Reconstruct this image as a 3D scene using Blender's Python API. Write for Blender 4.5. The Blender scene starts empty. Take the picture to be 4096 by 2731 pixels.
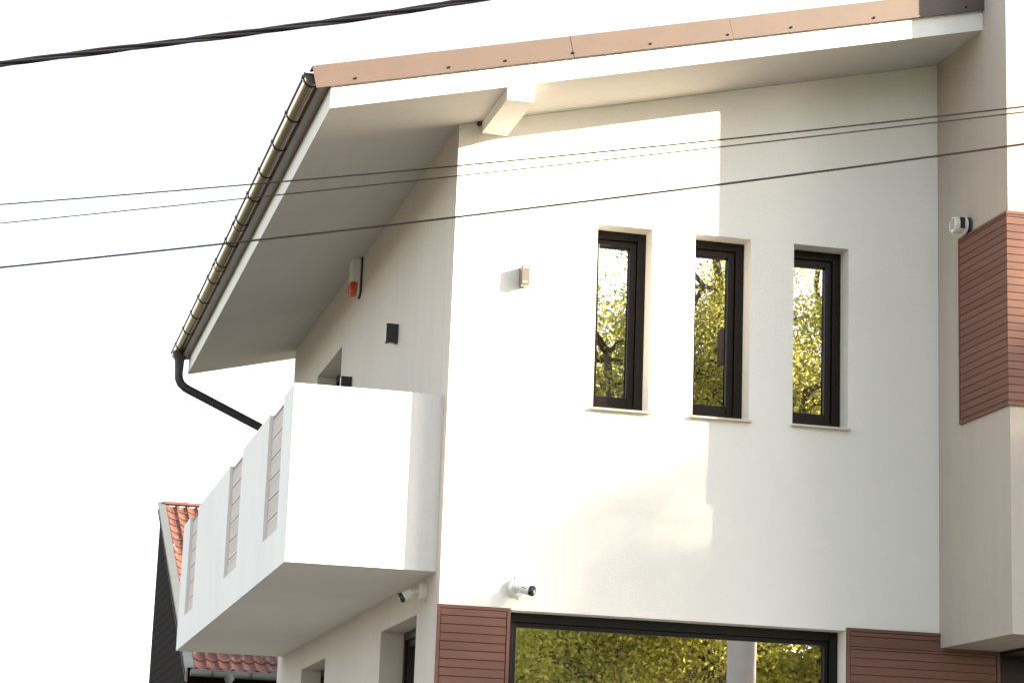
import bpy, bmesh, math, random
import numpy as np
from mathutils import Vector, Matrix
S = bpy.context.scene
COL = S.collection
# ------------------------------------------------------------------ camera
CX, CY, CZ = -3.0722, -15.0, 1.6
cam = bpy.data.cameras.new('camera'); camo = bpy.data.objects.new('camera', cam); COL.objects.link(camo)
R_ = Vector((0.97135851, -0.23485723, 0.03612107)); U_ = Vector((-0.08607054, -0.20606781, 0.97474505)); F_ = Vector((0.22148254, 0.94993586, 0.22038001))
M = Matrix(((R_.x, U_.x, -F_.x, CX), (R_.y, U_.y, -F_.y, CY), (R_.z, U_.z, -F_.z, CZ), (0, 0, 0, 1)))
camo.matrix_world = M
cam.sensor_width = 36; cam.lens = 82.24; cam.clip_start = .1; cam.clip_end = 2000
cam.dof.use_dof = True; cam.dof.focus_distance = 15.6; cam.dof.aperture_fstop = 14
S.camera = camo
# ------------------------------------------------------------------ light
AZ, EL = math.radians(124.6), math.radians(16.8)
world = bpy.data.worlds.new("World"); S.world = world; world.use_nodes = True
wn = world.node_tree; bg = wn.nodes['Background']
sky = wn.nodes.new('ShaderNodeTexSky'); sky.sky_type = 'NISHITA'; sky.sun_disc = False
sky.sun_elevation = EL; sky.sun_rotation = AZ; sky.dust_density = .8; sky.air_density = 1.0; sky.ozone_density = 1.0
hs = wn.nodes.new('ShaderNodeHueSaturation'); hs.inputs['Saturation'].default_value = .40
wn.links.new(sky.outputs[0], hs.inputs['Color']); wn.links.new(hs.outputs[0], bg.inputs[0]); bg.inputs[1].default_value = .108
sl = bpy.data.lights.new('sun', 'SUN'); sl.energy = 5.0; sl.angle = math.radians(.7); sl.color = (1.0, .83, .60)
so = bpy.data.objects.new('sun', sl); COL.objects.link(so)
SD = Vector((math.sin(AZ) * math.cos(EL), math.cos(AZ) * math.cos(EL), math.sin(EL)))
so.rotation_euler = SD.to_track_quat('Z', 'Y').to_euler()
vs_ = S.view_settings; vs_.view_transform = 'Standard'; vs_.look = 'None'; vs_.gamma = 1; vs_.exposure = 2.17
S.cycles.max_bounces = 8; S.cycles.diffuse_bounces = 5; S.cycles.transparent_max_bounces = 12

# ------------------------------------------------------------------ measures (metres)
zA, zw, xr, m, d = 6.5651, 3.285, 3.517, .2393, 1.1433
zb, zc, zd, s, wb, L, Lw = 3.1938, 3.5133, 4.705, .15, 1.0086, 7.3668, 7.6309
o_, e_, Lr = .7763, 1.0107, 8.0837
TH = .155
def zs(x): return zA + m * x          # underside of the sloping roof slab

# ------------------------------------------------------------------ materials
def new_mat(n):
    mt = bpy.data.materials.new(n); mt.use_nodes = True
    return mt, mt.node_tree, mt.node_tree.nodes['Principled BSDF']
def N(nt, t, **k):
    n = nt.nodes.new(t)
    for a, b in k.items(): setattr(n, a, b)
    return n
def plain(n, c, rough=.6, island=0, metal=0, spec=.5, noise=0, nscale=8, bump=0, bscale=60, stretch=(1, 1, 1), coat=0):
    mt, nt, b = new_mat(n)
    b.inputs['Roughness'].default_value = rough; b.inputs['Metallic'].default_value = metal
    b.inputs['Specular IOR Level'].default_value = spec; b.inputs['Coat Weight'].default_value = coat
    b.inputs['Base Color'].default_value = (*c, 1)
    tc = N(nt, 'ShaderNodeTexCoord'); mp = N(nt, 'ShaderNodeMapping'); mp.inputs['Scale'].default_value = stretch
    nt.links.new(tc.outputs['Object'], mp.inputs[0])
    if noise:
        t = N(nt, 'ShaderNodeTexNoise'); t.inputs['Scale'].default_value = nscale; t.inputs['Detail'].default_value = 6
        nt.links.new(mp.outputs[0], t.inputs['Vector'])
        r = N(nt, 'ShaderNodeMapRange'); r.inputs[1].default_value = .3; r.inputs[2].default_value = .7
        r.inputs[3].default_value = 1 - noise; r.inputs[4].default_value = 1 + noise
        nt.links.new(t.outputs[0], r.inputs[0])
        v = N(nt, 'ShaderNodeVectorMath', operation='SCALE'); v.inputs[0].default_value = c
        nt.links.new(r.outputs[0], v.inputs['Scale']); nt.links.new(v.outputs[0], b.inputs['Base Color'])
    if island:
        ge = N(nt, 'ShaderNodeNewGeometry'); r3 = N(nt, 'ShaderNodeMapRange'); r3.inputs[3].default_value = 1 - island; r3.inputs[4].default_value = 1 + island
        nt.links.new(ge.outputs['Random Per Island'], r3.inputs[0]); v3 = N(nt, 'ShaderNodeVectorMath', operation='SCALE')
        nt.links.new(b.inputs['Base Color'].links[0].from_socket, v3.inputs[0]); nt.links.new(r3.outputs[0], v3.inputs['Scale']); nt.links.new(v3.outputs[0], b.inputs['Base Color'])
    if bump:
        t2 = N(nt, 'ShaderNodeTexNoise'); t2.inputs['Scale'].default_value = bscale; t2.inputs['Detail'].default_value = 4
        nt.links.new(mp.outputs[0], t2.inputs['Vector'])
        bp = N(nt, 'ShaderNodeBump'); bp.inputs['Strength'].default_value = bump; bp.inputs['Distance'].default_value = .004
        nt.links.new(t2.outputs[0], bp.inputs['Height']); nt.links.new(bp.outputs[0], b.inputs['Normal'])
    return mt
def stucco(n, c, streak=.04, grain=.035):
    """plaster: fine grain, faint vertical rain streaks, broad uneven patches"""
    mt, nt, b = new_mat(n); b.inputs['Roughness'].default_value = .92; b.inputs['Specular IOR Level'].default_value = .2
    tc = N(nt, 'ShaderNodeTexCoord')
    def tex(scale, st, det=5):
        mp = N(nt, 'ShaderNodeMapping'); mp.inputs['Scale'].default_value = st; nt.links.new(tc.outputs['Object'], mp.inputs[0])
        t = N(nt, 'ShaderNodeTexNoise'); t.inputs['Scale'].default_value = scale; t.inputs['Detail'].default_value = det
        nt.links.new(mp.outputs[0], t.inputs['Vector']); return t.outputs[0]
    def rng(x, a):
        r = N(nt, 'ShaderNodeMapRange'); r.inputs[1].default_value = .3; r.inputs[2].default_value = .7
        r.inputs[3].default_value = 1 - a; r.inputs[4].default_value = 1 + a; nt.links.new(x, r.inputs[0]); return r.outputs[0]
    g = tex(90, (1, 1, 1)); st = tex(14, (1, 1, .07)); br = tex(1.1, (1, 1, 1), 3)
    m1 = N(nt, 'ShaderNodeMath', operation='MULTIPLY'); nt.links.new(rng(g, grain), m1.inputs[0]); nt.links.new(rng(st, streak), m1.inputs[1])
    m2 = N(nt, 'ShaderNodeMath', operation='MULTIPLY'); nt.links.new(m1.outputs[0], m2.inputs[0]); nt.links.new(rng(br, .025), m2.inputs[1])
    v = N(nt, 'ShaderNodeVectorMath', operation='SCALE'); v.inputs[0].default_value = c
    nt.links.new(m2.outputs[0], v.inputs['Scale']); nt.links.new(v.outputs[0], b.inputs['Base Color'])
    bp = N(nt, 'ShaderNodeBump'); bp.inputs['Strength'].default_value = .55; bp.inputs['Distance'].default_value = .004
    nt.links.new(g, bp.inputs['Height']); nt.links.new(bp.outputs[0], b.inputs['Normal'])
    return mt
MAT = dict(
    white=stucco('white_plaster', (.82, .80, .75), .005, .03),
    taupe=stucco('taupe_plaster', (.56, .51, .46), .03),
    taupe_deep=stucco('deep_taupe_plaster', (.42, .38, .34), .03),
    white_streak=stucco('white_plaster_weathered', (.80, .785, .75), .022, .03),
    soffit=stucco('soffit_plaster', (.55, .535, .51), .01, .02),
    brown=plain('brown_sheet', (.098, .068, .056), .5, noise=.05, nscale=5, bump=.1, bscale=120),
    brownd=plain('brown_sheet_dark', (.07, .045, .04), .35),
    gutter=plain('gutter_metal', (.34, .22, .155), .17, metal=.9),
    pipe=plain('pipe_metal', (.045, .036, .036), .4, metal=.2),
    frame=plain('window_frame', (.012, .0075, .006), .32, spec=.22),
    black=plain('black_frame', (.006, .0055, .005), .4, spec=.25),
    sill=plain('sill_metal', (.62, .55, .45), .5),
    wood=plain('composite_board', (.155, .074, .055), .62, island=.10, spec=.3, noise=.07, nscale=3, stretch=(.3, .3, 14), bump=.25, bscale=40),
    woodgap=plain('board_gap', (.03, .017, .012), .8),
    panel=plain('balcony_board', (.57, .495, .455), .7, island=.05, noise=.08, nscale=7, stretch=(.2, .15, 16), bump=.2),
    lamp_shady=plain('lamp_metal_shaded', (.018, .018, .02), .45),  # side lamps: shade put into the colour, same product as the front lamp
    lamps=plain('lamp_metal_sunlit', (.15, .13, .11), .4, metal=.2),  # front lamp: same product, sunlight put into the lighter colour
    lens=plain('lamp_lens', (.75, .62, .50), .25),
    plastic=plain('white_plastic', (.70, .70, .67), .35),
    sirenp=plain('siren_plastic', (.72, .71, .66), .4),
    greyp=plain('grey_plastic', (.42, .42, .38), .45),
    blackp=plain('black_plastic', (.02, .02, .022), .2),
    cable=plain('cable_rubber', (.022, .02, .024), .5, noise=.2, nscale=3),
    wire=plain('wire_rubber', (.02, .017, .015), .7, spec=.2, noise=.25, nscale=6),
    concrete=plain('pole_concrete', (.40, .38, .38), .85, noise=.1, nscale=4, bump=.3),
    curtain=plain('curtain_cloth', (.85, .86, .80), .9),
    dark=plain('room_dark', (.10, .095, .09), .9),
    planks=plain('dark_planks', (.011, .0058, .0052), .9, spec=.05, noise=.25, nscale=4, stretch=(1, 1, 9)),
    zinc=plain('zinc_sheet', (.115, .13, .14), .6, metal=0, spec=.3, noise=.06),
    asphalt=plain('asphalt', (.05, .05, .05), .95, noise=.2, nscale=30, bump=.4),
    paving=plain('paving', (.26, .225, .175), .9, noise=.1, nscale=6, bump=.3),
    grass=plain('grass_ground', (.09, .10, .045), .95, noise=.3, nscale=2),
    bark=plain('bark', (.085, .065, .05), .95, noise=.3, nscale=12, bump=.6, bscale=30),
    vboard=plain('painted_board', (.20, .15, .14), .8, noise=.25),
    farwall=plain('far_wall', (.50, .36, .31), .9, noise=.06),
    farroof=plain('far_roof', (.22, .09, .06), .9, noise=.2),
    rust=plain('nest_mud', (.07, .045, .03), .9),
)
# red signal lens
mt, nt, b = new_mat('signal_lens'); b.inputs['Base Color'].default_value = (.75, .10, .04, 1); b.inputs['Roughness'].default_value = .12
b.inputs['Transmission Weight'].default_value = .25; MAT['red'] = mt
# roof tiles
mt, nt, b = new_mat('clay_tiles'); b.inputs['Roughness'].default_value = .8
tc = N(nt, 'ShaderNodeTexCoord'); geo = N(nt, 'ShaderNodeNewGeometry')
t1 = N(nt, 'ShaderNodeTexNoise'); t1.inputs['Scale'].default_value = 1.6; t1.inputs['Detail'].default_value = 5
t2 = N(nt, 'ShaderNodeTexNoise'); t2.inputs['Scale'].default_value = 9; t2.inputs['Detail'].default_value = 3
nt.links.new(tc.outputs['Object'], t1.inputs['Vector']); nt.links.new(tc.outputs['Object'], t2.inputs['Vector'])
cr = N(nt, 'ShaderNodeValToRGB'); cr.color_ramp.elements[0].color = (.10, .036, .032, 1); cr.color_ramp.elements[0].position = .3
cr.color_ramp.elements[1].color = (.19, .072, .042, 1); cr.color_ramp.elements[1].position = .75
ad = N(nt, 'ShaderNodeMath', operation='MULTIPLY_ADD'); ad.inputs[1].default_value = .45; nt.links.new(geo.outputs['Random Per Island'], ad.inputs[0])
mm_ = N(nt, 'ShaderNodeMath', operation='MULTIPLY'); mm_.inputs[1].default_value = .6; nt.links.new(t1.outputs[0], mm_.inputs[0]); nt.links.new(mm_.outputs[0], ad.inputs[2])
nt.links.new(ad.outputs[0], cr.inputs[0])
cr2 = N(nt, 'ShaderNodeValToRGB'); cr2.color_ramp.elements[0].position = .63; cr2.color_ramp.elements[1].position = .72
nt.links.new(t2.outputs[0], cr2.inputs[0])
mx = N(nt, 'ShaderNodeMix', data_type='RGBA'); nt.links.new(cr2.outputs[0], mx.inputs[0]); nt.links.new(cr.outputs[0], mx.inputs[6]); mx.inputs[7].default_value = (.40, .34, .28, 1)
nt.links.new(mx.outputs[2], b.inputs['Base Color']); MAT['tiles'] = mt
# glass: strongly reflecting coated pane
def glass(n, fac, tint):
    mt = bpy.data.materials.new(n); mt.use_nodes = True; nt = mt.node_tree; nt.nodes.remove(nt.nodes['Principled BSDF'])
    g = N(nt, 'ShaderNodeBsdfGlossy'); g.inputs['Roughness'].default_value = 0.0; g.inputs['Color'].default_value = (*tint, 1)
    t = N(nt, 'ShaderNodeBsdfTransparent'); t.inputs['Color'].default_value = (.75, .8, .75, 1); mx = N(nt, 'ShaderNodeMixShader'); mx.inputs[0].default_value = fac
    tc = N(nt, 'ShaderNodeTexCoord'); no = N(nt, 'ShaderNodeTexNoise'); no.inputs['Scale'].default_value = 1.7; no.inputs['Detail'].default_value = 1
    bp = N(nt, 'ShaderNodeBump'); bp.inputs['Strength'].default_value = .05; bp.inputs['Distance'].default_value = .01
    nt.links.new(tc.outputs['Object'], no.inputs['Vector']); nt.links.new(no.outputs[0], bp.inputs['Height']); nt.links.new(bp.outputs[0], g.inputs['Normal'])
    nt.links.new(t.outputs[0], mx.inputs[1]); nt.links.new(g.outputs[0], mx.inputs[2]); nt.links.new(mx.outputs[0], nt.nodes['Material Output'].inputs[0])
    return mt
MAT['glass'] = glass('pane_glass', .82, (1, 1, 1)); MAT['glass2'] = glass('big_pane_glass', .80, (1, .98, .92))
def leafmat(n, c1, c2, tr=.45):
    mt, nt, b = new_mat(n); b.inputs['Roughness'].default_value = .55
    geo = N(nt, 'ShaderNodeNewGeometry'); mx = N(nt, 'ShaderNodeMix', data_type='RGBA')
    mx.inputs[6].default_value = (*c1, 1); mx.inputs[7].default_value = (*c2, 1); nt.links.new(geo.outputs['Random Per Island'], mx.inputs[0])
    nt.links.new(mx.outputs[2], b.inputs['Base Color'])
    t = N(nt, 'ShaderNodeBsdfTranslucent'); nt.links.new(mx.outputs[2], t.inputs['Color'])
    ms = N(nt, 'ShaderNodeMixShader'); ms.inputs[0].default_value = tr
    nt.links.new(b.outputs[0], ms.inputs[1]); nt.links.new(t.outputs[0], ms.inputs[2]); nt.links.new(ms.outputs[0], nt.nodes['Material Output'].inputs[0])
    return mt
MAT['leaf_y'] = leafmat('leaves_yellow', (.36, .36, .08), (.74, .69, .15), .6)
MAT['leaf_g'] = leafmat('leaves_green', (.24, .24, .07), (.66, .62, .16), .6)
MAT['leaf_d'] = leafmat('leaves_dark', (.05, .07, .02), (.11, .12, .03), .3)

# ------------------------------------------------------------------ mesh builder
class MB:
    def __init__(self): self.v = []; self.f = []; self.mi = []; self.smooth = False
    def poly(self, pts, mi=0):
        i = len(self.v); self.v += [tuple(p) for p in pts]; self.f.append(tuple(range(i, i + len(pts)))); self.mi.append(mi)
    def box(self, x0, x1, y0, y1, z0, z1, mi=0):
        i = len(self.v)
        self.v += [(x, y, z) for z in (z0, z1) for y in (y0, y1) for x in (x0, x1)]
        for q in ((0, 2, 3, 1), (4, 5, 7, 6), (0, 1, 5, 4), (2, 6, 7, 3), (0, 4, 6, 2), (1, 3, 7, 5)):
            self.f.append(tuple(i + k for k in q)); self.mi.append(mi)
    def prism(self, prof, axis, a, b, mi=0):
        """closed profile (list of 2D) swept along axis from a to b; profile is in the two other axes in x,y,z order"""
        def P(p, t):
            if axis == 0: return (t, p[0], p[1])
            if axis == 1: return (p[0], t, p[1])
            return (p[0], p[1], t)
        i = len(self.v); n = len(prof)
        self.v += [P(p, a) for p in prof] + [P(p, b) for p in prof]
        self.f.append(tuple(range(i, i + n))); self.mi.append(mi)
        self.f.append(tuple(range(i + 2 * n - 1, i + n - 1, -1))); self.mi.append(mi)
        for k in range(n):
            l = (k + 1) % n; self.f.append((i + k, i + n + k, i + n + l, i + l)); self.mi.append(mi)
    def tube(self, pts, r, seg=10, cap=True, mi=0):
        pts = [Vector(p) for p in pts]; n = len(pts)
        rr = r if isinstance(r, (list, tuple)) else [r] * n
        i = len(self.v); up = Vector((0, 0, 1)); prev = None
        for k, p in enumerate(pts):
            t = (pts[min(k + 1, n - 1)] - pts[max(k - 1, 0)]).normalized()
            if prev is None:
                a = up if abs(t.z) < .9 else Vector((1, 0, 0)); u = t.cross(a).normalized()
            else: u = (prev - t * prev.dot(t)).normalized()
            prev = u; w = t.cross(u)
            for j in range(seg):
                an = 2 * math.pi * j / seg; self.v.append(tuple(p + (u * math.cos(an) + w * math.sin(an)) * rr[k]))
        for k in range(n - 1):
            for j in range(seg):
                j2 = (j + 1) % seg
                self.f.append((i + k * seg + j, i + k * seg + j2, i + (k + 1) * seg + j2, i + (k + 1) * seg + j)); self.mi.append(mi)
        if cap:
            self.f.append(tuple(i + j for j in range(seg - 1, -1, -1))); self.mi.append(mi)
            self.f.append(tuple(i + (n - 1) * seg + j for j in range(seg))); self.mi.append(mi)
    def build(self, name, mats, parent=None, smooth=False, bevel=0):
        off = Vector((0, 0, 0))
        if parent is not None: off = Vector(parent.get('_org', (0, 0, 0)))
        me = bpy.data.meshes.new(name)
        me.from_pydata([tuple(Vector(v) - off) for v in self.v], [], self.f)
        if not isinstance(mats, (list, tuple)): mats = [mats]
        for q in mats: me.materials.append(MAT[q])
        me.polygons.foreach_set('material_index', self.mi)
        bm = bmesh.new(); bm.from_mesh(me); bmesh.ops.remove_doubles(bm, verts=bm.verts, dist=1e-5); bmesh.ops.recalc_face_normals(bm, faces=bm.faces); bm.to_mesh(me); bm.free()
        if smooth: me.polygons.foreach_set('use_smooth', [True] * len(me.polygons)); me.set_sharp_from_angle(angle=math.radians(40))
        ob = bpy.data.objects.new(name, me); COL.objects.link(ob)
        ob['_org'] = tuple(off)
        if parent is not None: ob.parent = parent
        if bevel:
            bv = ob.modifiers.new('bevel', 'BEVEL'); bv.width = bevel; bv.segments = 2; bv.limit_method = 'ANGLE'
        return ob
def B(x0, x1, y0, y1, z0, z1, name, mat, parent=None, bevel=0):
    k = MB(); k.box(x0, x1, y0, y1, z0, z1); return k.build(name, mat, parent, bevel=bevel)
def tag(o, label=None, cat=None, group=None, kind=None):
    if label: o['label'] = label
    if cat: o['category'] = cat
    if group: o['group'] = group
    if kind: o['kind'] = kind
    return o
def thing(name, loc, label, cat, group=None):
    o = bpy.data.objects.new(name, None); COL.objects.link(o); o.location = loc; o.empty_display_size = .2
    o['_org'] = tuple(loc); return tag(o, label, cat, group)
def copy_tree(o, delta=None, parent=None):
    c = o.copy(); COL.objects.link(c)
    if parent is not None: c.parent = parent
    if delta is not None: c.location = Vector(o.location) + Vector(delta)
    for ch in [q for q in bpy.data.objects if q.parent == o]: copy_tree(ch, None, c)
    return c

def wall_holes(mb, P, u0, u1, v0, v1, holes, th, reveal_mi=0, end_mi=None):
    us = sorted({u0, u1, *[h[0] for h in holes], *[h[1] for h in holes]}); vs = sorted({v0, v1, *[h[2] for h in holes], *[h[3] for h in holes]})
    inh = lambda u, v: any(h[0] < u < h[1] and h[2] < v < h[3] for h in holes)
    for a, b in zip(us, us[1:]):
        for c, e in zip(vs, vs[1:]):
            if inh((a + b) / 2, (c + e) / 2): continue
            mb.poly([P(a, c, 0), P(b, c, 0), P(b, e, 0), P(a, e, 0)]); mb.poly([P(a, c, th), P(b, c, th), P(b, e, th), P(a, e, th)])
    for h in holes:
        a, b, c, e = h
        for q in (((a, c), (b, c)), ((b, c), (b, e)), ((b, e), (a, e)), ((a, e), (a, c))):
            mb.poly([P(*q[0], 0), P(*q[1], 0), P(*q[1], th), P(*q[0], th)], reveal_mi)
    em = reveal_mi if end_mi is None else end_mi
    for q, w in ((((u0, v0), (u1, v0)), 0), (((u1, v0), (u1, v1)), 0), (((u0, v1), (u0, v0)), em)):
        mb.poly([P(*q[0], 0), P(*q[1], 0), P(*q[1], th), P(*q[0], th)], w)

# ------------------------------------------------------------------ ground
g = MB(); g.poly([(-500, -500, 0), (500, -500, 0), (500, 500, 0), (-500, 500, 0)]); tag(g.build('ground', 'grass'), kind='structure')
g = MB(); g.box(-80, 80, -5.2, 12, -.3, .10); tag(g.build('yard_paving', 'paving'), kind='structure')
g = MB(); g.box(-80, 80, -6.6, -5.2, -.3, .12); tag(g.build('pavement', 'paving'), kind='structure')
g = MB(); g.poly([(-80, -12.8, .004), (80, -12.8, .004), (80, -6.6, .004), (-80, -6.6, .004)]); tag(g.build('road', 'asphalt'), kind='structure')
g = MB(); g.box(-80, 80, -16.5, -12.8, -.3, .11); tag(g.build('pavement', 'paving'), kind='structure')

# ------------------------------------------------------------------ THE HOUSE
house = thing('modern_house', (1.75, 0, 0), 'white and taupe modern house with sloping brown roof, balcony and slit windows', 'house')
slits = [(1.003, 1.395), (1.708, 2.115), (2.432, 2.840)]; zt, zq = 5.961, 4.669
G1, G2, GZ0, GZ1 = .478, 2.832, .95, 3.275
XE = xr + .01
w = MB()
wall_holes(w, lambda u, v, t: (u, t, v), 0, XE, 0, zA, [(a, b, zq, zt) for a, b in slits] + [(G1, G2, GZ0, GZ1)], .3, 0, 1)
zt0 = zA; dz = .03
for t in (0, .3): w.poly([(0, t, zt0), (XE, t, zt0), (XE, t, zs(XE) + dz), (0, t, zt0 + dz)])
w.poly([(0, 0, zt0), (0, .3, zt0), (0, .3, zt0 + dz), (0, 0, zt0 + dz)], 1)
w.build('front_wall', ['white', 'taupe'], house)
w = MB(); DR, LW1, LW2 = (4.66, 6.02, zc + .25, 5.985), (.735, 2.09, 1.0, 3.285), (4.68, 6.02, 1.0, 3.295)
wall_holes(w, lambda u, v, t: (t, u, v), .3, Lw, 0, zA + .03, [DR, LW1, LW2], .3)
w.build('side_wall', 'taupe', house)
# closed, dark inside
w = MB(); w.box(.3, xr, Lw - .25, Lw, 0, zA + .1); w.build('back_wall', 'white', house)
w = MB(); w.box(.3, xr + .25, .3, Lw - .25, 3.36, 3.62); w.build('floor_slab', 'dark', house)
w = MB(); w.box(.6, xr - .05, 3.2, 3.3, .1, 3.36); w.box(.6, xr - .05, 3.2, 3.3, 3.62, 6.4); w.build('inner_wall', 'dark', house)
w = MB(); w.box(xr - .05, xr, .31, Lw - .25, 0, 3.36); w.build('partition_wall', 'dark', house)
# balcony
bal = MB()
bal.box(-wb, .01, s, L, zc, zc + .2); bal = bal.build('balcony', 'white_streak', house); 
k = MB(); T = .13
k.box(-wb + T, .01, s, s + T, zc + .2, zd)                # front parapet
k.box(-wb + T, .01, L - T, L, zc + .2, zd - .002)
k.box(-wb, -wb + T, s, .64, zc + .2, zd)
rec = [(.64, 1.365), (2.89, 3.70), (6.07, 6.775)]; RZ = 3.79; ID = .035
ys = [.64, 1.365, 2.89, 3.70, 6.07, 6.775, L]
for a, b in ((1.365, 2.89), (3.70, 6.07), (6.775, L)): k.box(-wb, -wb + T, a, b, zc + .2, zd)
for a, b in rec:
    k.box(-wb, -wb + T, a, b, zc + .2, RZ); k.box(-wb + ID, -wb + T, a, b, RZ, zd - .012)
k.build('parapet', 'white_streak', bal)
for a, b in rec:
    k = MB(); z = RZ + .003; i = 0
    while z < zd - .03:
        z1 = min(z + .137, zd - .014); n = 6
        for j in range(n):                                   # every board has fine ribs
            za, zb2 = z + (z1 - z) * j / n, z + (z1 - z) * (j + 1) / n
            k.box(-wb + ID - .010, -wb + ID - .0005, a + .004, b - .004, za + .0022, zb2)
        z = z1 + .009
    k.build('cladding_panel', 'panel', bal)
# roof slab and its covering
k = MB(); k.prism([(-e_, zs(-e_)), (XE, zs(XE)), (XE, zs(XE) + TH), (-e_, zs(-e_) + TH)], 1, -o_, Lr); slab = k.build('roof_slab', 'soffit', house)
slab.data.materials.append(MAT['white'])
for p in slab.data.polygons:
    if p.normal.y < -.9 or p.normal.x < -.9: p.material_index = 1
k = MB(); h0, h1 = TH + .002, TH + .12; xl = -e_ - .075
k.prism([(xl, zs(xl) + h0), (XE, zs(XE) + h0), (XE, zs(XE) + h1), (xl, zs(xl) + h1)], 1, -o_ + .002, Lr + .02)
yy = -o_ + .5
while yy < Lr:                                                # standing seams run down the slope
    k.prism([(xl, zs(xl) + h1), (XE, zs(XE) + h1), (XE, zs(XE) + h1 + .025), (xl, zs(xl) + h1 + .025)], 1, yy, yy + .012); yy += .5
roof = k.build('roof_covering', 'brownd', house)
k = MB(); k.prism([(-1.079, 6.505), (-1.073, 6.505), (-1.073, zs(-1.07) + h1 + .004), (-1.079, zs(-1.07) + h1 + .002)], 1, -o_ + .004, Lr + .01); k.build('drip_edge', 'brownd', roof)
# verge flashing in three lengths with lap joints
cs = math.cos(math.atan(m)); sn = math.sin(math.atan(m))
def rk(x, h):                                                # point on the rake: h measured square to the slope
    return (x - sn * h, zs(x) + cs * h)
joints = [xl + .005, .618, 1.722, XE]
for q, (a, b) in enumerate(zip(joints, joints[1:])):
    k = MB(); yo = -o_ - .030 - .002 * (q % 2); g_ = .0025
    pr = [rk(a + g_, TH - .018), rk(b, TH - .018), rk(b, TH + .128), rk(a + g_, TH + .128)]
    if q == 2: pr[1] = (XE, zs(XE) + TH - .018); pr[2] = (XE, zs(XE) + TH + .13)
    k.prism(pr, 1, yo, yo + .004)
    # folded drip lip
    lp = [rk(a + g_, TH - .020), rk(b, TH - .020), rk(b, TH - .006), rk(a + g_, TH - .006)]
    k.prism(lp, 1, yo - .004, yo)
    tp = [rk(a + g_, TH + .126), rk(b, TH + .126), rk(b, TH + .131), rk(a + g_, TH + .131)]
    k.prism(tp, 1, yo + .004, yo + .12)
    k.build('verge_flashing', 'brown', roof)
for x in (-.82, -.21, .165, .62, 1.15, 1.69, 2.14, 2.74, 3.42):
    x2 = x; k = MB(); c = rk(x2, TH + .013)
    k.tube([(c[0], -o_ - .034, c[1]), (c[0], -o_ - .041, c[1])], [.009, .006], 8); k.build('screw', 'blackp', roof)
# white plaster joint below the flashing
k = MB(); k.prism([(.618, zs(.618) + .001), (.6205, zs(.6205) + .001), (.6205, zs(.6205) + TH - .02), (.618, zs(.618) + TH - .02)], 1, -o_ - .0012, -o_ - .0004); k.build('plaster_joint', 'sill', slab)
# little beam under the overhang
bx0, bx1, bz = .1535, .3337, 6.5158
k = MB(); k.prism([(bx0, bz), (bx1, bz), (bx1, zs(bx1) + .01), (bx0, zs(bx0) + .01)], 1, -o_ + .0015, .01); k.build('eave_beam', 'white', house)
# gutter
gr, gx, gz = .060, -1.118, 6.548
def arc(r, n=14, a0=180, a1=360): return [(gx + r * math.cos(math.radians(a0 + (a1 - a0) * i / n)), gz + r * math.sin(math.radians(a0 + (a1 - a0) * i / n))) for i in range(n + 1)]
k = MB(); o1 = arc(gr); i1 = arc(gr - .003)[::-1]
y0g, y1g = -o_ + .035, Lr + .10
n = len(o1)
for A, rv in ((o1, 0), (i1, 1)):
    for (p, q) in zip(A, A[1:]): k.poly([(p[0], y0g, p[1]), (q[0], y0g, q[1]), (q[0], y1g, q[1]), (p[0], y1g, p[1])])
for (p, q) in (((o1[-1]), (i1[0])), ((i1[-1]), (o1[0]))): k.poly([(p[0], y0g, p[1]), (q[0], y0g, q[1]), (q[0], y1g, q[1]), (p[0], y1g, p[1])])
gut = k.build('gutter', 'gutter', house, smooth=True)
k = MB(); k.tube([(gx - gr - .002, y0g, gz + .002), (gx - gr - .002, y1g, gz + .002)], .0085, 8); k.build('rolled_rim', 'pipe', gut, smooth=True)
for yc in (y0g - .004, y1g - .004):
    k = MB(); k.prism(arc(gr + .003), 1, yc, yc + .008); k.prism([(gx - gr - .002, gz - .006), (gx + gr, gz - .006), (gx + gr, gz + .004), (gx - gr - .002, gz + .004)], 1, yc - .006, yc); k.build('end_cap', 'brown', gut)
def hoop(yc, wd, nm, rr=.006, mat='blackp'):
    k = MB(); A = arc(gr + rr, 12, 170, 372); Bq = arc(gr + .0005, 12, 170, 372)[::-1]
    k2 = A + Bq; 
    for i in range(len(A) - 1):
        q = [A[i], A[i + 1], Bq[-2 - i], Bq[-1 - i]]; k.prism(q, 1, yc - wd / 2, yc + wd / 2)
    # knot over the rim
    k.box(gx - gr - .014, gx - gr + .004, yc - wd * .7, yc + wd * .7, gz - .006, gz + .016)
    k.build(nm, mat, gut)
for yc in (-.66, .11, .79, 1.5, 2.16, 2.87, 3.56, 4.27, 4.88, 5.65, 6.29, 6.99, 7.73): hoop(yc, .022, 'gutter_bracket')
for yc in (3.08, 4.46): hoop(yc, .06, 'gutter_joint', .0045, 'gutter')
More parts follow.
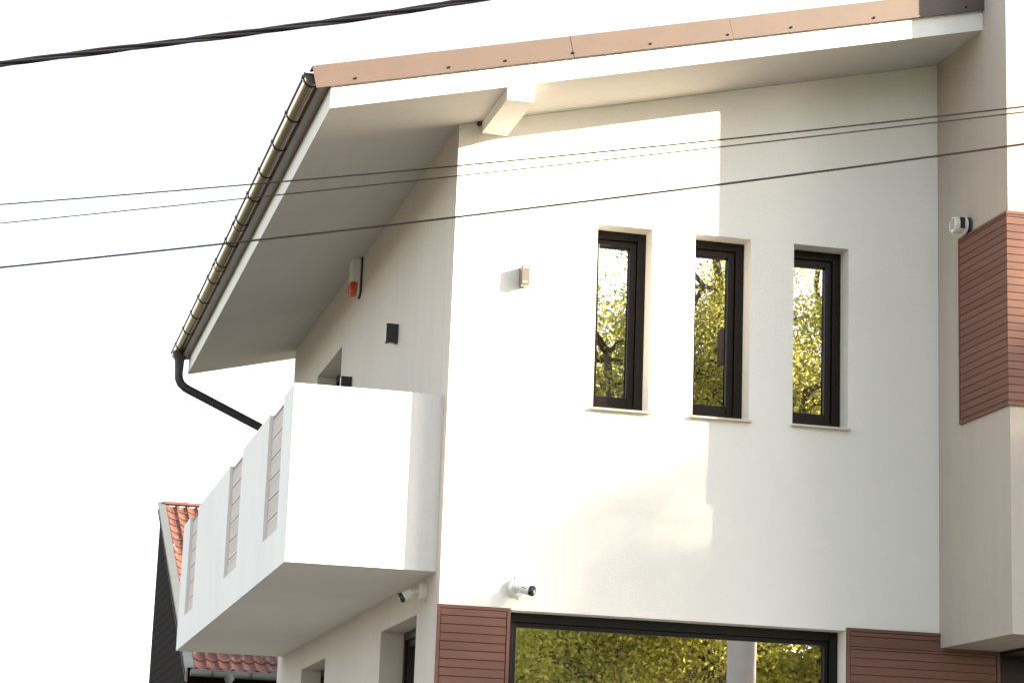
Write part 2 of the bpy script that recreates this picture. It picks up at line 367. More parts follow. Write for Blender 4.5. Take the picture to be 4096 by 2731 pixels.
# outlet and downpipe
k = MB(); yo = 7.93
k.tube([(gx, yo, gz - .035), (gx, yo, gz - .075), (gx + .004, yo, gz - .13), (gx + .005, yo, gz - .22)], [.075, .066, .048, .044], 16); k.build('outlet', 'pipe', gut, smooth=True)
k = MB(); pts = [(gx + .005, yo, gz - .20), (gx + .005, yo, gz - .26), (gx + .012, yo, gz - .31), (gx + .035, yo, gz - .355), (gx + .075, yo, gz - .39), (gx + .12, yo, gz - .413)]
dx, dzp = .82, -.355
pts += [(gx + .16, yo, gz - .43), (gx + .16 + dx, yo + .02, gz - .43 + dzp), (gx + 1.30, yo + .07, gz - .98), (gx + 1.36, yo + .09, gz - 1.1), (gx + 1.36, yo + .09, .1)]
k.tube(pts, .043, 16); k.build('downpipe', 'pipe', house, smooth=True)
# right hand volume
k = MB(); k.box(xr, xr + 5, -d, .32, zb, 10.2); k.box(xr, xr + 5, .32, Lw, zb, 7.62); vol = k.build('projecting_wall', 'taupe_deep', house, bevel=0)
k = MB(); k.box(XE, 3.956, 0, .3, 0, zb); k.build('lower_wall', 'taupe', house)
# ---- slit windows
def window(x0, x1, z0, z1, fw, sw, bot, gname, sash_mat='frame', fl=None):
    fl = fw if fl is None else fl
    yf = .150
    fr = MB()
    fr.box(x0, x0 + fl, yf, yf + .07, z0, z1); fr.box(x1 - fw, x1, yf, yf + .07, z0, z1)
    fr.box(x0 + fl, x1 - fw, yf, yf + .07, z1 - fw, z1); fr.box(x0 + fl, x1 - fw, yf, yf + .07, z0, z0 + bot * .5)
    wnd = fr.build('window', sash_mat, house, bevel=.003)
    sa = MB(); ya = yf + .022; a, b, c, e = x0 + fl - .001, x1 - fw + .001, z0 + bot * .5 - .001, z1 - fw + .001
    sa.box(a, a + sw, ya, ya + .055, c, e); sa.box(b - sw, b, ya, ya + .055, c, e); sa.box(a + sw, b - sw, ya, ya + .055, e - sw, e); sa.box(a + sw, b - sw, ya, ya + .055, c, c + bot * .55)
    sa.build('sash', sash_mat, wnd, bevel=.004)
    p = MB(); p.poly([(a + sw, ya + .03, c + bot * .5), (b - sw, ya + .03, c + bot * .5), (b - sw, ya + .03, e - sw), (a + sw, ya + .03, e - sw)]); p.build('pane', gname, wnd)
    return wnd
for i, (a, b) in enumerate(slits):
    wnd = window(a, b, zq, zt, .060, .050, .12, 'glass', fl=.012)
    k = MB(); k.box(a - .012, b + .012, -.038, .0, zq - .012, zq + .002); k.box(a + .0015, b - .0015, 0, .15, zq + .0003, zq + .004); k.build('sill', 'sill', wnd, bevel=.0015)
bw = window(G1, G2, GZ0, GZ1, .062, .03, .1, 'glass2', sash_mat='black')
# curtain behind the left part of the big pane
def curtain(x0, x1, y, z0, z1, par, seed, amp=.05):
    rn = random.Random(seed); c = MB(); n = 110; ph = 0; P = []
    for i in range(n + 1):
        u = i / n; ph += rn.uniform(.28, .72)
        P.append((x0 + (x1 - x0) * u, y + amp * math.sin(ph) + .01 * rn.random()))
    for (p, q) in zip(P, P[1:]): c.poly([(p[0], p[1], z0), (q[0], q[1], z0), (q[0], q[1], z1), (p[0], p[1], z1)])
    return c.build('curtain', 'curtain', par, smooth=True)
curtain(G1 + .05, 1.55, .5, 1.0, 3.30, bw, 3)
curtain(2.62, G2 - .03, .46, 1.0, 3.30, bw, 4)
# ---- side wall windows and door
def side_window(y0, y1, z0, z1, nm):
    xf = .175; fr = MB(); fw = .06
    fr.box(xf, xf + .07, y0, y0 + fw, z0, z1); fr.box(xf, xf + .07, y1 - fw, y1, z0, z1); fr.box(xf, xf + .07, y0 + fw, y1 - fw, z1 - fw, z1); fr.box(xf, xf + .07, y0 + fw, y1 - fw, z0, z0 + fw)
    wnd = fr.build(nm, 'frame', house, bevel=.003)
    sa = MB(); a, b, c, e = y0 + fw, y1 - fw, z0 + fw, z1 - fw; xa = xf + .02; sw = .055
    sa.box(xa, xa + .05, a, a + sw, c, e); sa.box(xa, xa + .05, b - sw, b, c, e); sa.box(xa, xa + .05, a + sw, b - sw, e - sw, e); sa.box(xa, xa + .05, a + sw, b - sw, c, c + sw); sa.build('sash', 'frame', wnd, bevel=.003)
    p = MB(); p.poly([(xa + .03, a + sw, c + sw), (xa + .03, b - sw, c + sw), (xa + .03, b - sw, e - sw), (xa + .03, a + sw, e - sw)]); p.build('pane', 'glass', wnd)
side_window(*DR, 'balcony_door'); side_window(*LW1, 'window'); side_window(*LW2, 'window')
# ---- composite board cladding
def cladding_front(x0, x1, z0, z1, y, trimL=True, trimR=True, pitch=.0562, first=.045, tr=.022, name='wood_cladding', par=house, topx=None):
    k = MB(); yo = y - .022
    if trimL: k.box(x0, x0 + tr, yo, y - .0005, z0, z1)
    if trimR: k.box(x1 - tr, x1, yo, y - .0005, z0, z1)
    a = x0 + (tr if trimL else 0); b = x1 - (tr if trimR else 0)
    k.box(a, b, yo, y - .0005, z1 - tr, z1)
    z = z1 - tr - .004; nxt = z1 - first - tr
    while z > z0:
        k.box(a + (.004 if trimL else 0), b - (.006 if trimR else 0), yo + .003, y - .004, max(nxt, z0), z); z = nxt - .0052; nxt = z - pitch + .0052
    k.box(a, b, y - .004, y - .0006, z0, z1 - tr, 1)
    return k.build(name, ['wood', 'woodgap'], par)
cladding_front(-.012, G1 + .001, .1, zw - .002, 0)
cladding_front(G2 + .001, xr - .002, zb + .0005, zw + .01, 0, trimR=False, first=.03)
k_ = cladding_front(G2 + .001, 3.956, .1, zb, 0, first=.018, tr=.022)
# corner cladding that wraps the projecting volume
k = MB(); z0, z1 = 4.685, 6.0; tr = .02; P_ = .0518; th = .02; y0, y1 = -d, -.385; x2 = xr + 1.6
k.box(xr - th, xr - .0005, y1 - tr, y1, z0, z1)                       # vertical end trim
k.box(xr - th, xr - .0005, y0 - th, y1 - tr, z1 - tr, z1); k.box(xr - .0005, x2, y0 - th, y0 - .0005, z1 - tr, z1)
k.box(xr - th, xr - .0005, y0 - th, y1 - tr, z0, z0 + tr); k.box(xr - .0005, x2, y0 - th, y0 - .0005, z0, z0 + tr)
k.box(xr - .006, xr - .0006, y0 - .006, y1 - tr, z0 + tr, z1 - tr, 1); k.box(xr - .0006, x2, y0 - .006, y0 - .0006, z0 + tr, z1 - tr, 1)
z = z1 - tr - .004; nx = z - .012
while z > z0 + tr:
    zl = max(nx, z0 + tr + .003)
    k.box(xr - th + .002, xr - .006, y0 - th + .002, y1 - tr - .005, zl, z); k.box(xr - .006, x2, y0 - th + .002, y0 - .006, zl, z)
    z = zl - .005; nx = z - P_ + .005
k.build('wood_cladding', ['wood', 'woodgap'], house)
# entrance glazing under the projecting volume
k = MB(); k.box(3.956, 6.6, .2, .28, 2.97, zb - .001); k.box(3.956, 4.02, .2, .28, .1, 2.97); k.box(6.0, 6.06, .2, .28, .1, 2.97); ent = k.build('entrance_frame', 'frame', house)
k = MB(); k.poly([(4.02, .24, .1), (6.0, .24, .1), (6.0, .24, 2.97), (4.02, .24, 2.97)]); k.build('pane', 'glass', ent)
k = MB(); k.box(3.958, 6.6, -d + .12, .2, zb - .022, zb - .0005); k.build('recess_shade', 'black', ent)  # black sheet standing in for the shade of the open recess
k = MB(); k.box(4.1, 4.6, .45, .5, .1, 2.9); k.build('curtain', 'curtain', ent)

# ------------------------------------------------------------------ things fixed to the walls
def wall_lamp_front():
    x0, x1, z0, z1, y0 = .457, .513, 5.462, 5.597, -.092
    t = thing('wall_lamp', ((x0 + x1) / 2, 0, z0), 'up-and-down wall lamp coloured as sunlit, on the front wall left of the slit windows', 'lamp')
    k = MB(); k.box(x0, x1, y0, 0, z0, z1); bd = k.build('lamp_body', 'lamps', t, bevel=.002)
    k = MB(); c = ((x0 + x1) / 2, -.05)
    k.tube([(c[0], c[1], z0 - .002), (c[0], c[1], z0 + .004)], .022, 18); k.build('lens', 'lens', t, smooth=True)
    B(x0 + .008, x1 - .013, y0 - .0012, y0 + .003, z1 - .022, z1 - .010, 'slot', 'lens', t); B(x0 + .012, x1 - .020, y0 - .0012, y0 + .003, z0 + .016, z0 + .024, 'slot', 'lens', t)
    return t
wall_lamp_front()
def wall_lamp_side(yc):
    x0, z0, z1 = -.092, 5.445, 5.592
    t = thing('wall_lamp', (0, yc, z0), 'box wall lamp coloured as shaded, on the side wall between siren and house corner', 'lamp', 'black lamps on the balcony side wall')
    k = MB(); k.box(x0, 0, yc - .028, yc + .028, z0, z1); k.build('lamp_body', 'lamp_shady', t, bevel=.002)
    k = MB(); k.box(x0 - .0015, x0 + .003, yc - .024, yc + .024, z0 + .01, z1 - .006); k.build('face_plate', 'greyp', t)
    k = MB(); k.tube([(-.05, yc, z0 - .002), (-.05, yc, z0 + .003)], .022, 16); k.build('lens', 'lens', t)
    return t
l1 = wall_lamp_side(1.99)
l2 = copy_tree(l1, (0, 2.07, 0)); l2['label'] = 'box wall lamp coloured as shaded, just above the balcony parapet beside the door opening'
# siren
t = thing('alarm_siren', (0, 3.85, 6.2), 'grey alarm siren with red signal lens under the soffit on the side wall', 'siren')
k = MB(); yc = 3.85; hw = .075
def plate(x0, x1, hw, z0, z1, rb):
    prof = [(yc - hw, z1), (yc + hw, z1)] + [(yc + hw * math.cos(math.radians(a)), z0 + rb + rb * math.sin(math.radians(a)) * -1) for a in range(0, 181, 20)]
    k = MB(); k.prism(prof, 0, x0, x1); return k
plate(-.090, -.012, hw, 6.235, 6.555, .075)  .build('siren_body', 'sirenp', t, bevel=.008)
plate(-.012, 0, hw + .012, 6.22, 6.565, .085).build('back_plate', 'blackp', t)
k = MB(); prof = [(yc - hw - .004, 6.350), (yc + hw + .004, 6.350)] + [(yc + (hw + .004) * math.cos(math.radians(a)), 6.305 - .074 * math.sin(math.radians(a))) for a in range(0, 181, 20)]
k.prism(prof, 0, -.097, -.034); k.build('signal_lens', 'red', t, bevel=.012)
# security cameras
def sec_cam(name_loc, rotz, label, aim, tone='plastic', zsq=1):
    t = thing('security_camera', (0, 0, 0), label, 'security camera', 'white bullet cameras on the walls')
    def disc(y0, y1, r0, r1=None, seg=28): 
        k = MB(); k.tube([(0, y0, 0), (0, y1, 0)], [r0, r1 or r0], seg); return k
    k = disc(0, -.006, .066); k.tube([(0, -.006, 0), (0, -.038, 0)], [.062, .056], 28); k.build('base', tone, t, smooth=True, bevel=.002)
    k = disc(-.038, -.046, .036, .030); k.tube([(0, -.046, 0), (0, -.062, -.004), (.004, -.074, -.008)], [.017, .015, .013], 14); k.build('arm', tone, t, smooth=True)
    A = Vector(aim).normalized(); c0 = Vector((.004, -.082, -.006))
    k = MB()
    n = 10; kk = bmesh.new(); bmesh.ops.create_uvsphere(kk, u_segments=14, v_segments=10, radius=.017)
    i = len(k.v); k.v += [tuple(v.co + c0) for v in kk.verts]; k.f += [tuple(i + v.index for v in f.verts) for f in kk.faces]; k.mi += [0] * len(kk.faces); kk.free()
    k.build('ball_joint', tone, t, smooth=True)
    k = MB(); k.tube([c0 + A * .006, c0 + A * .018, c0 + A * .024, c0 + A * .080], [.016, .029, .031, .033], 20); k.build('camera_body', tone, t, smooth=True)
    k = MB(); k.tube([c0 + A * .080, c0 + A * .104, c0 + A * .108], [.034, .034, .029], 20); f = k.build('camera_front', 'blackp', t, smooth=True)
    sd = A.cross(Vector((0, 0, 1))).normalized(); upv = sd.cross(A)
    k = MB(); p0 = c0 + A * .082 + upv * .034
    k.poly([p0 - sd * .018, p0 + sd * .018, p0 + sd * .018 + A * .035 - upv * .002, p0 - sd * .018 + A * .035 - upv * .002])
    k.poly([p0 - sd * .018 + upv * .003, p0 - sd * .018 + A * .035 + upv * .001, p0 + sd * .018 + A * .035 + upv * .001, p0 + sd * .018 + upv * .003]); k.build('sun_hood', tone, f)
    k = MB(); k.tube([c0 + A * .107, c0 + A * .110], .011, 14); k.build('lens', 'lens', t, smooth=True)
    k = MB(); q = c0 + A * .045 - sd * 0; nrm = (Vector((-.2, -1, .1))); nrm = (nrm - A * nrm.dot(A)).normalized(); w_ = A.cross(nrm).normalized(); q = q + nrm * .0318
    k.poly([q - A * .016 - w_ * .0022, q + A * .016 - w_ * .0022, q + A * .016 + w_ * .0022, q - A * .016 + w_ * .0022]); k.build('maker_mark', 'blackp', t)
    for a in (100, -80):                                     # plaster screws left beside the base
        k = MB(); cc = (.070 * math.cos(math.radians(a)), 0, .070 * math.sin(math.radians(a))); k.tube([cc, (cc[0], -.003, cc[2])], .005, 8); k.build('screw', 'blackp', t)
    t.location = name_loc; t.rotation_euler = (0, 0, rotz)
    return t
sec_cam((.513, 0, 3.418), 0, 'white bullet security camera on the front wall, above the wide window', (.75, -.55, -.22))
# on the side wall: local -Y is the wall's outward normal (-X)
sec_cam((0, .47, 3.415), math.radians(-90), 'white bullet security camera on the side wall, right below the balcony', (-.05, -.86, -.50), 'sirenp')
# vent cowl
vy, vz = -.53, 6.055
t = thing('vent_cowl', (xr, vy, vz), 'round white vent cowl with slatted face above the corner board cladding', 'vent')
k = MB(); k.tube([(xr, vy, vz), (xr - .010, vy, vz)], .066, 28); k.build('flange', 'zinc', t, smooth=True)
k = MB(); k.tube([(xr - .010, vy, vz), (xr - .032, vy, vz)], .060, 28); k.build('gap_ring', 'blackp', t, smooth=True)  # black ring in place of the dark gap behind the cowl
k = MB(); k.tube([(xr - .032, vy, vz), (xr - .050, vy, vz)], .064, 28); k.tube([(xr - .050, vy, vz), (xr - .110, vy, vz), (xr - .125, vy, vz)], [.056, .059, .054], 28); body = k.build('cowl_body', 'plastic', t, smooth=True)
k = MB(); k.box(xr - .090, xr - .056, vy - .0590, vy - .045, vz - .03, vz + .045); k.build('side_slot', 'blackp', body)
for i in range(5):
    k = MB(); zz = vz + .028 - i * .015
    k.poly([(xr - .1262, vy - .034, zz), (xr - .1262, vy + .034, zz + .010), (xr - .1262, vy + .034, zz + .016), (xr - .1262, vy - .034, zz + .007)]); k.build('slat', 'blackp', body)
# mud nest beside the beam
kk = bmesh.new(); bmesh.ops.create_icosphere(kk, subdivisions=2, radius=.018)
for v in kk.verts: v.co *= 1 + .18 * math.sin(v.co.x * 300 + v.co.z * 210)
me = bpy.data.meshes.new('wasp_nest'); kk.to_mesh(me); kk.free(); me.materials.append(MAT['rust']); ob = bpy.data.objects.new('wasp_nest', me); COL.objects.link(ob); ob.location = (.137, -.012, zs(.137) - .016)
tag(ob, 'small brown mud nest in the corner between soffit and eave beam', 'nest')

# ------------------------------------------------------------------ overhead lines and their pole
PX, PY = 5.39, -9.2
def line_pts(obs, x0=-26, n=120):
    P0 = Vector((PX, PY)); P1 = Vector((-30, 3)); xs = [o[0] for o in obs]; zz = [o[2] for o in obs]
    deg = min(2, len(obs) - 1); c = np.polyfit(xs, zz, deg)
    if deg == 2 and c[0] < .0025: c = np.polyfit(xs, zz, 1); c = np.array([.0, c[0], c[1]])
    out = []
    for i in range(n + 1):
        x = x0 + (PX - x0) * i / n; out.append((x, PY + (x - PX) * (3 - PY) / (-30 - PX), float(np.polyval(c, x))))
    return out
w1 = [(-3.038, -6.295, 3.971), (-1.407, -6.857, 4.135), (.548, -7.531, 4.374)]
w2 = [(-3.032, -6.297, 3.898), (-1.405, -6.857, 4.096), (.547, -7.531, 4.353)]
w3 = [(-3.018, -6.301, 3.728), (-1.399, -6.86, 3.933), (-.42, -7.197, 4.088), (.546, -7.53, 4.229)]
bb = [(-3.084, -6.279, 4.528), (-2.528, -6.471, 4.603), (-1.899, -6.687, 4.70), (-1.37, -6.87, 4.787)]
for obs, r, lb in ((w1, .0030, 'thin dark overhead wire, upper of the two thin ones crossing the house'), (w2, .0025, 'thinnest overhead wire, just below the upper thin wire'), (w3, .0040, 'thicker dark overhead wire, lowest of the three crossing the house')):
    k = MB(); k.tube(line_pts(obs), r, 8); tag(k.build('overhead_wire', 'wire', smooth=True), lb, 'wire', 'overhead wires in front of the house')
ln = line_pts(bb, n=700); k = MB(); rn = random.Random(5)
for j in range(4):
    pts = []
    for i, p in enumerate(ln):
        u = i * (31.39 / 700); a = u * 2 * math.pi / .92 + j * math.pi / 2; rr = .0088 if j < 3 else .0080
        pts.append((p[0], p[1] + rr * math.cos(a), p[2] + rr * math.sin(a) + .003 * math.sin(u * 4.1)))
    k.tube(pts, [.0066, .0062, .0066, .0046][j], 6)
k.tube([(p[0], p[1], p[2] + .003 * math.sin(i * (31.39 / 700) * 4.1)) for i, p in enumerate(ln)], .0075, 6)
tag(k.build('cable_bundle', 'cable', smooth=True), 'thick twisted black cable bundle crossing the sky at upper left', 'cable')
t = thing('utility_pole', (PX, PY, 0), 'grey concrete utility pole reflected in the wide window', 'pole')
k = MB(); k.tube([(PX, PY, 0), (PX, PY, 4), (PX, PY, 10.4)], [.19, .16, .11], 20); k.build('shaft', 'concrete', t, smooth=True)
k = MB(); k.box(PX - .45, PX + .45, PY - .05, PY + .05, 9.8, 9.9); k.build('crossarm', 'zinc', t)
for q in (-.35, 0, .35):
    k = MB(); k.tube([(PX + q, PY, 9.9), (PX + q, PY, 9.96), (PX + q, PY, 10.0), (PX + q, PY, 10.05)], [.02, .045, .03, .04], 12); k.build('insulator', 'plastic', t, smooth=True)
k = MB(); k.tube([(PX - .27, PY, 7.25), (PX - .27, PY, 7.30), (PX - .27, PY, 7.62), (PX - .27, PY, 7.68)], [.05, .075, .075, .04], 16); k.box(PX - .2, PX - .1, PY - .02, PY + .02, 7.4, 7.46); k.build('junction_box', 'rust', t, smooth=True)

# ------------------------------------------------------------------ neighbour's house
nb = thing('neighbour_house', (4, 21, 0), 'older house behind the balcony with red clay tile roof and dark plank side', 'house')
ye, yr, ze, zr = 18.0, 24.6, 4.19, 7.42; nx0, nx1 = .12, 9
sl_ = (zr - ze) / (yr - ye)
k = MB(); k.prism([(ye + .35, 0), (yr, 0), (yr, zr - .12), (ye + .35, ze + .35 * sl_ - .14)], 0, nx0 + .06, nx1); k.build('wall', 'planks', nb)
k = MB(); xs = nx0 + .05                                      # horizontal plank laps on the gable side
zz = .2
while zz < zr - .1:
    ya = ye + .35 if zz < ze + .35 * sl_ - .14 else ye + (zz + .14 - ze) / sl_
    if yr - ya > .1: k.prism([(xs - .004, zz), (xs + .012, zz), (xs + .012, zz + .135), (xs - .002, zz + .135)], 1, ya + .02, yr)
    zz += .14
k.build('plank_siding', 'planks', nb)
# tiles, each one an S-shaped piece laid in courses
k = MB(); tw, nrow = .172, 21; pitch_ = math.hypot(yr - ye, zr - ze) / nrow; ay = (yr - ye) / math.hypot(yr - ye, zr - ze); az = (zr - ze) / math.hypot(yr - ye, zr - ze); rn = random.Random(2)
nseg = 6
for r_ in range(nrow):
    for c in range(20):
        x0 = nx0 + .10 + c * tw; jit = rn.uniform(-.004, .004); row = []
        for e2, lift in ((0, .030), (1, .004)):
            t0 = (r_ + e2 * 1.06) * pitch_ + (jit if e2 == 0 else 0)
            for j in range(nseg + 1):
                u = j / nseg; hgt = (.030 * math.sin(math.pi * min(1, u / .45)) if u < .45 else -.006 * math.sin(math.pi * (u - .45) / .55)) + lift
                row.append((x0 + u * tw * .999, ye - .06 + ay * t0 - az * hgt, ze - .03 + az * t0 + ay * hgt))
        i = len(k.v); k.v += row
        # thickness at the exposed lower edge
        k.v += [(p[0], p[1] + az * .016, p[2] - ay * .016) for p in row[:nseg + 1]]
        for j in range(nseg):
            k.f.append((i + j, i + j + 1, i + nseg + 2 + j, i + nseg + 1 + j)); k.mi.append(0)
            b0 = i + 2 * (nseg + 1); k.f.append((b0 + j, b0 + j + 1, i + j + 1, i + j)); k.mi.append(0)
k.build('tile_roof', 'tiles', nb, smooth=True)
k = MB(); k.prism([(ye, ze - .07), (yr, zr - .07), (yr, zr - .12), (ye, ze - .12)], 0, nx0 + .0, nx1); k.build('roof_deck', 'planks', nb)
# ridge tiles
k = MB()
for c in range(9):
    x0 = nx0 + .1 + c * .38; A = [(yr - .02 + .10 * math.cos(math.radians(a)), zr + .012 + .055 * math.sin(math.radians(a))) for a in range(0, 181, 20)]
    k.prism(A, 0, x0, x0 + .375)
k.build('ridge_tiles', 'tiles', nb, smooth=True)
# zinc verge flashing with a brown board beneath
k = MB(); q = [(ye - .08, ze - .035), (yr + .02, zr + .010), (yr + .02, zr + .060), (ye - .08, ze + .015)]
k.prism(q, 0, nx0 - .005, nx0 + .02); q2 = [(ye - .08, ze + .007), (yr + .02, zr + .052), (yr + .02, zr + .060), (ye - .08, ze + .015)]; k.prism(q2, 0, nx0 + .02, nx0 + .12); k.build('verge_flashing', 'zinc', nb)
k = MB(); q = [(ye - .06, ze - .19), (yr, zr - .14), (yr, zr + .005), (ye - .06, ze - .040)]; k.prism(q, 0, nx0 + .004, nx0 + .03); k.build('verge_board', 'vboard', nb)
# gutter of the neighbour
gy, gz2 = ye - .15, ze - .03
k = MB(); A = [(gy + .088 * math.cos(math.radians(a)), gz2 + .088 * math.sin(math.radians(a))) for a in range(180, 361, 15)]; Bq = [(gy + .083 * math.cos(math.radians(a)), gz2 + .083 * math.sin(math.radians(a))) for a in range(360, 179, -15)]
for q in (A, Bq):
    for (p, r2) in zip(q, q[1:]): k.poly([(nx0 + .06, *p), (nx0 + .06, *r2), (nx1, *r2), (nx1, *p)])
k.poly([(nx0 + .06, *p) for p in A]); ng = k.build('gutter', 'zinc', nb, smooth=True)
k = MB(); k.tube([(nx0 + .06, gy - .088, gz2 + .002), (nx1, gy - .088, gz2 + .002)], .008, 8); k.build('rolled_rim', 'zinc', ng)
for xg in (.48, 1.02, 1.6, 2.2):
    k = MB(); A3 = [(gy + .094 * math.cos(math.radians(a)), gz2 + .094 * math.sin(math.radians(a))) for a in range(176, 365, 12)]
    for (p, r2) in zip(A3, A3[1:]): k.prism([p, r2, (gy + (r2[0] - gy) * .93, gz2 + (r2[1] - gz2) * .93), (gy + (p[0] - gy) * .93, gz2 + (p[1] - gz2) * .93)], 0, xg - .012, xg + .012)
    k.build('gutter_bracket', 'rust', ng)
k = MB(); k.tube([(.72, gy, gz2 - .03), (.72, gy, gz2 - .09), (.72, gy, gz2 - .15), (.72, gy + .1, gz2 - .3), (.72, gy + .35, gz2 - .5), (.72, gy + .36, .1)], [.085, .075, .045, .045, .045, .045], 14); k.build('downpipe', 'zinc', nb, smooth=True)

# ------------------------------------------------------------------ house across the street (reflected)
fh = thing('distant_house', (14, -44, 0), 'pinkish plastered house seen only as a reflection in the wide window', 'house')
k = MB(); k.box(8, 20, -50, -40, 0, 5.6); k.build('wall', 'farwall', fh)
k = MB(); k.prism([(7.4, 5.6), (20.6, 5.6), (14, 8.2)], 1, -50.5, -39.5); k.build('roof', 'farroof', fh)
for x in (9.5, 12, 14.5, 17):
    k = MB(); k.box(x, x + 1.1, -39.96, -39.9, 3.2, 4.7); f = k.build('window', 'plastic', fh); k = MB(); k.box(x + .08, x + 1.02, -39.9, -39.88, 3.28, 4.62); k.build('pane', 'blackp', f)
fc = thing('metal_fence', (12, -27, 0), 'tall dark metal bar fence on a wall, reflected in the wide window', 'fence')
k = MB(); k.box(4, 20, -27.2, -27, 0, 2.0); k.build('base_wall', 'concrete', fc)
k = MB(); x = 4.1
while x < 20: k.box(x, x + .03, -27.12, -27.09, 2.0, 4.3); x += .16
k.box(4, 20, -27.13, -27.08, 4.1, 4.15); k.box(4, 20, -27.13, -27.08, 2.3, 2.35); k.build('bars', 'zinc', fc)

# ------------------------------------------------------------------ trees
def tree(name, label, x, y, h, trunk_h, cc, rad, n_leaf, size, seed, leaf, r0=.2, nlimb=9, clump=.55, hollow=.25, group=None, lobes=None):
    rn = np.random.default_rng(seed); t = thing(name, (x, y, 0), label, 'tree', group)
    wd = MB(); c = np.array(cc, float); R = np.array(rad, float)
    def jig(p, q, n, amp):
        p, q = np.array(p, float), np.array(q, float); out = [p]
        for i in range(1, n): u = i / n; out.append(p + (q - p) * u + rn.normal(0, amp, 3) * np.array([1, 1, .6]) + np.array([0, 0, amp * 1.5 * math.sin(math.pi * u)]))
        out.append(q); return out
    top = np.array([x + rn.normal(0, .2), y, trunk_h])
    tp = jig((x, y, 0), top, 5, .06); wd.tube(tp, [r0, r0 * .85, r0 * .8, r0 * .76, r0 * .72, r0 * .68], 10)
    clumps = []
    lead = jig(top, c + np.array([0, 0, R[2] * .75]), 6, .25); wd.tube(lead, list(np.linspace(r0 * .62, .03, 7)), 8)
    src = []
    for i in range(nlimb):
        a = 2 * math.pi * (i + rn.random() * .6) / nlimb * 1.0; el = rn.uniform(-.5, .85)
        tip = c + R * np.array([math.cos(a) * math.cos(el), math.sin(a) * math.cos(el), math.sin(el)]) * rn.uniform(.72, .98)
        k0 = rn.integers(0, 4); st = lead[k0]; pts = jig(st, tip, 7, .22 * R[0] / 4)
        wd.tube(pts, list(np.linspace(r0 * .42, .018, 8)), 7); src.append(pts)
        for j in range(9):
            b = pts[rn.integers(1, 7)]; dirv = rn.normal(0, 1, 3); dirv /= np.linalg.norm(dirv); tp2 = b + dirv * R.mean() * rn.uniform(.18, .5)
            if (((tp2 - c) / R) ** 2).sum() > 1.05: tp2 = c + (tp2 - c) / math.sqrt((((tp2 - c) / R) ** 2).sum())
            q = jig(b, tp2, 4, .07); wd.tube(q, [r0 * .16, .02, .014, .01, .006], 5, cap=False)
            clumps += [q[2], q[3], q[4], q[4]]
            for _ in range(2):
                e3 = q[rn.integers(2, 5)] + rn.normal(0, 1, 3) * .28; wd.tube([q[3], (q[3] + e3) / 2 + rn.normal(0, .04, 3), e3], [.01, .008, .004], 4, cap=False); clumps.append(e3)
        clumps += [pts[-1], pts[-2]]
    tr = wd.build('trunk', 'bark', t, smooth=True)
    clumps = np.array(clumps); idx = rn.integers(0, len(clumps), n_leaf)
    P = clumps[idx] + rn.normal(0, 1, (n_leaf, 3)) * clump * rn.uniform(.25, 1, (n_leaf, 1)) * .55
    a = rn.normal(0, 1, (n_leaf, 3)); a /= np.linalg.norm(a, axis=1)[:, None]
    b = np.cross(a, rn.normal(0, 1, (n_leaf, 3))); b /= np.linalg.norm(b, axis=1)[:, None]; sz = size * rn.uniform(.6, 1.25, (n_leaf, 1))
    off = np.array([x, y, 0.])
    V = np.stack([P - a * sz, P + b * sz * .55, P + a * sz, P - b * sz * .55], 1).reshape(-1, 3) - off
    me = bpy.data.meshes.new('crown'); me.vertices.add(len(V)); me.vertices.foreach_set('co', V.ravel().astype(np.float32))
    me.loops.add(len(V)); me.loops.foreach_set('vertex_index', np.arange(len(V), dtype=np.int32))
    me.polygons.add(n_leaf); me.polygons.foreach_set('loop_start', np.arange(0, len(V), 4, dtype=np.int32)); me.polygons.foreach_set('loop_total', np.full(n_leaf, 4, np.int32))
    me.update(calc_edges=True); me.materials.append(MAT[leaf]); ob = bpy.data.objects.new('crown', me); COL.objects.link(ob); ob.parent = t
    return t
GT = 'trees across the street'
tree('broad_tree', 'tall broad spring tree with dark limbs, reflected in all three slit windows', 8.6, -20.2, 15, 5.0, (8.6, -20, 10.7), (4.6, 3.4, 4.8), 96000, .034, 11, 'leaf_g', .30, 12, .62, group=GT)
tree('round_tree', 'lower dense yellow-green tree, reflected in the wide window', 6.3, -18.4, 9.5, 2.6, (6.3, -18.4, 5.9), (3.0, 2.4, 3.6), 120000, .040, 12, 'leaf_y', .16, 12, .8, group=GT)
tree('broad_tree', 'slimmer spring tree behind the tall one, reflected in the rightmost slit window', 11.9, -23.6, 15, 5, (11.9, -23.6, 11.9), (3.4, 2.6, 4.4), 60000, .038, 18, 'leaf_g', .2, 10, .7, group=GT)
tree('small_tree', 'small bright yellow tree beside the reflected pole', 11.3, -21, 7.5, 2.2, (11.1, -21, 5.6), (1.9, 1.6, 1.9), 16000, .055, 13, 'leaf_y', .1, 7, .5, group=GT)
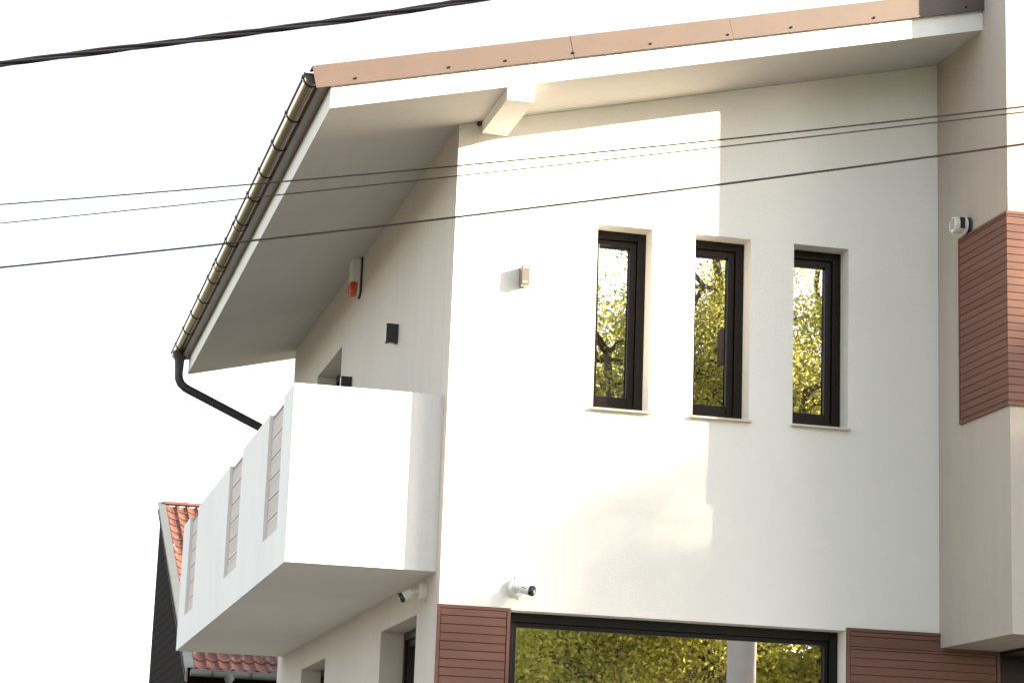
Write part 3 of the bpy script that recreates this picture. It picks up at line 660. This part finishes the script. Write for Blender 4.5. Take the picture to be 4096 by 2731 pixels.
# more trees across the street
tree('broad_tree', 'large spring tree behind the fence, second layer in the slit window reflections', 10.5, -28, 15, 4.5, (10.5, -28, 10.0), (6, 4, 5.6), 20000, .07, 14, 'leaf_g', .28, 12, .75, group=GT)
tree('broad_tree', 'wide green tree right of the reflected fence end, across the street', 18.5, -28, 13, 3.5, (18.5, -28, 8.0), (5, 4, 5.2), 26000, .085, 17, 'leaf_g', .25, 11, .9, group=GT)
tree('broad_tree', 'tall green tree beyond the pinkish house across the street', 25.5, -38, 15, 3.5, (25.5, -38, 9), (6, 4, 6), 22000, .12, 19, 'leaf_d', .25, 11, 1.1, group=GT)
tree('round_tree', 'unseen dense green tree opposite the balcony, added to cut ambient light', -1.5, -26, 12, 3, (-1.5, -26, 7.5), (4.5, 4, 4.5), 20000, .11, 15, 'leaf_d', .2, 9, .9, group=GT)  # out of view, added to hold back ambient sky light
tree('round_tree', 'unseen dense green tree at the far left of the row, added to cut ambient light', -11, -25, 12, 3, (-11, -25, 7.5), (4.5, 4, 4.8), 18000, .12, 16, 'leaf_d', .2, 9, .9, group=GT)  # likewise unseen, added to lower the ambient light
# trees up the street towards the low sun: their shade falls over the lower wall
GS = 'trees up the street'
tree('street_tree', 'dense leafy street tree up the road to the right, in front of the low sun', 31.1, -20.1, 16, 4.5, (31.1, -20.1, 11.5), (5.6, 5.6, 5.2), 80000, .14, 21, 'leaf_d', .25, 14, 1.5, group=GS)
tree('street_tree', 'dense leafy street tree standing deeper behind the fence, up the road', 29.9, -21.8, 15, 4.5, (29.9, -21.8, 11.2), (4.6, 4.6, 5.1), 70000, .14, 24, 'leaf_d', .25, 13, 1.4, group=GS)
tree('street_tree', 'thin airy street tree nearer than the dense one up the road to the right', 24.8, -14.05, 17, 6, (24.8, -14.05, 13.0), (2.2, 2.2, 3.8), 6000, .09, 22, 'leaf_g', .16, 8, .8, group=GS)
tree('roof_shade_tree', 'garden tree behind the house on the right, beyond the photo edge', 20.8, 5.0, 13, 3, (20.8, 5.0, 8.4), (4.2, 4.2, 4.8), 20000, .12, 23, 'leaf_d', .2, 9, .9)  # unseen caster added so shade falls on the neighbour's lower tiles
for o in bpy.data.objects:
    if '_org' in o: del o['_org']
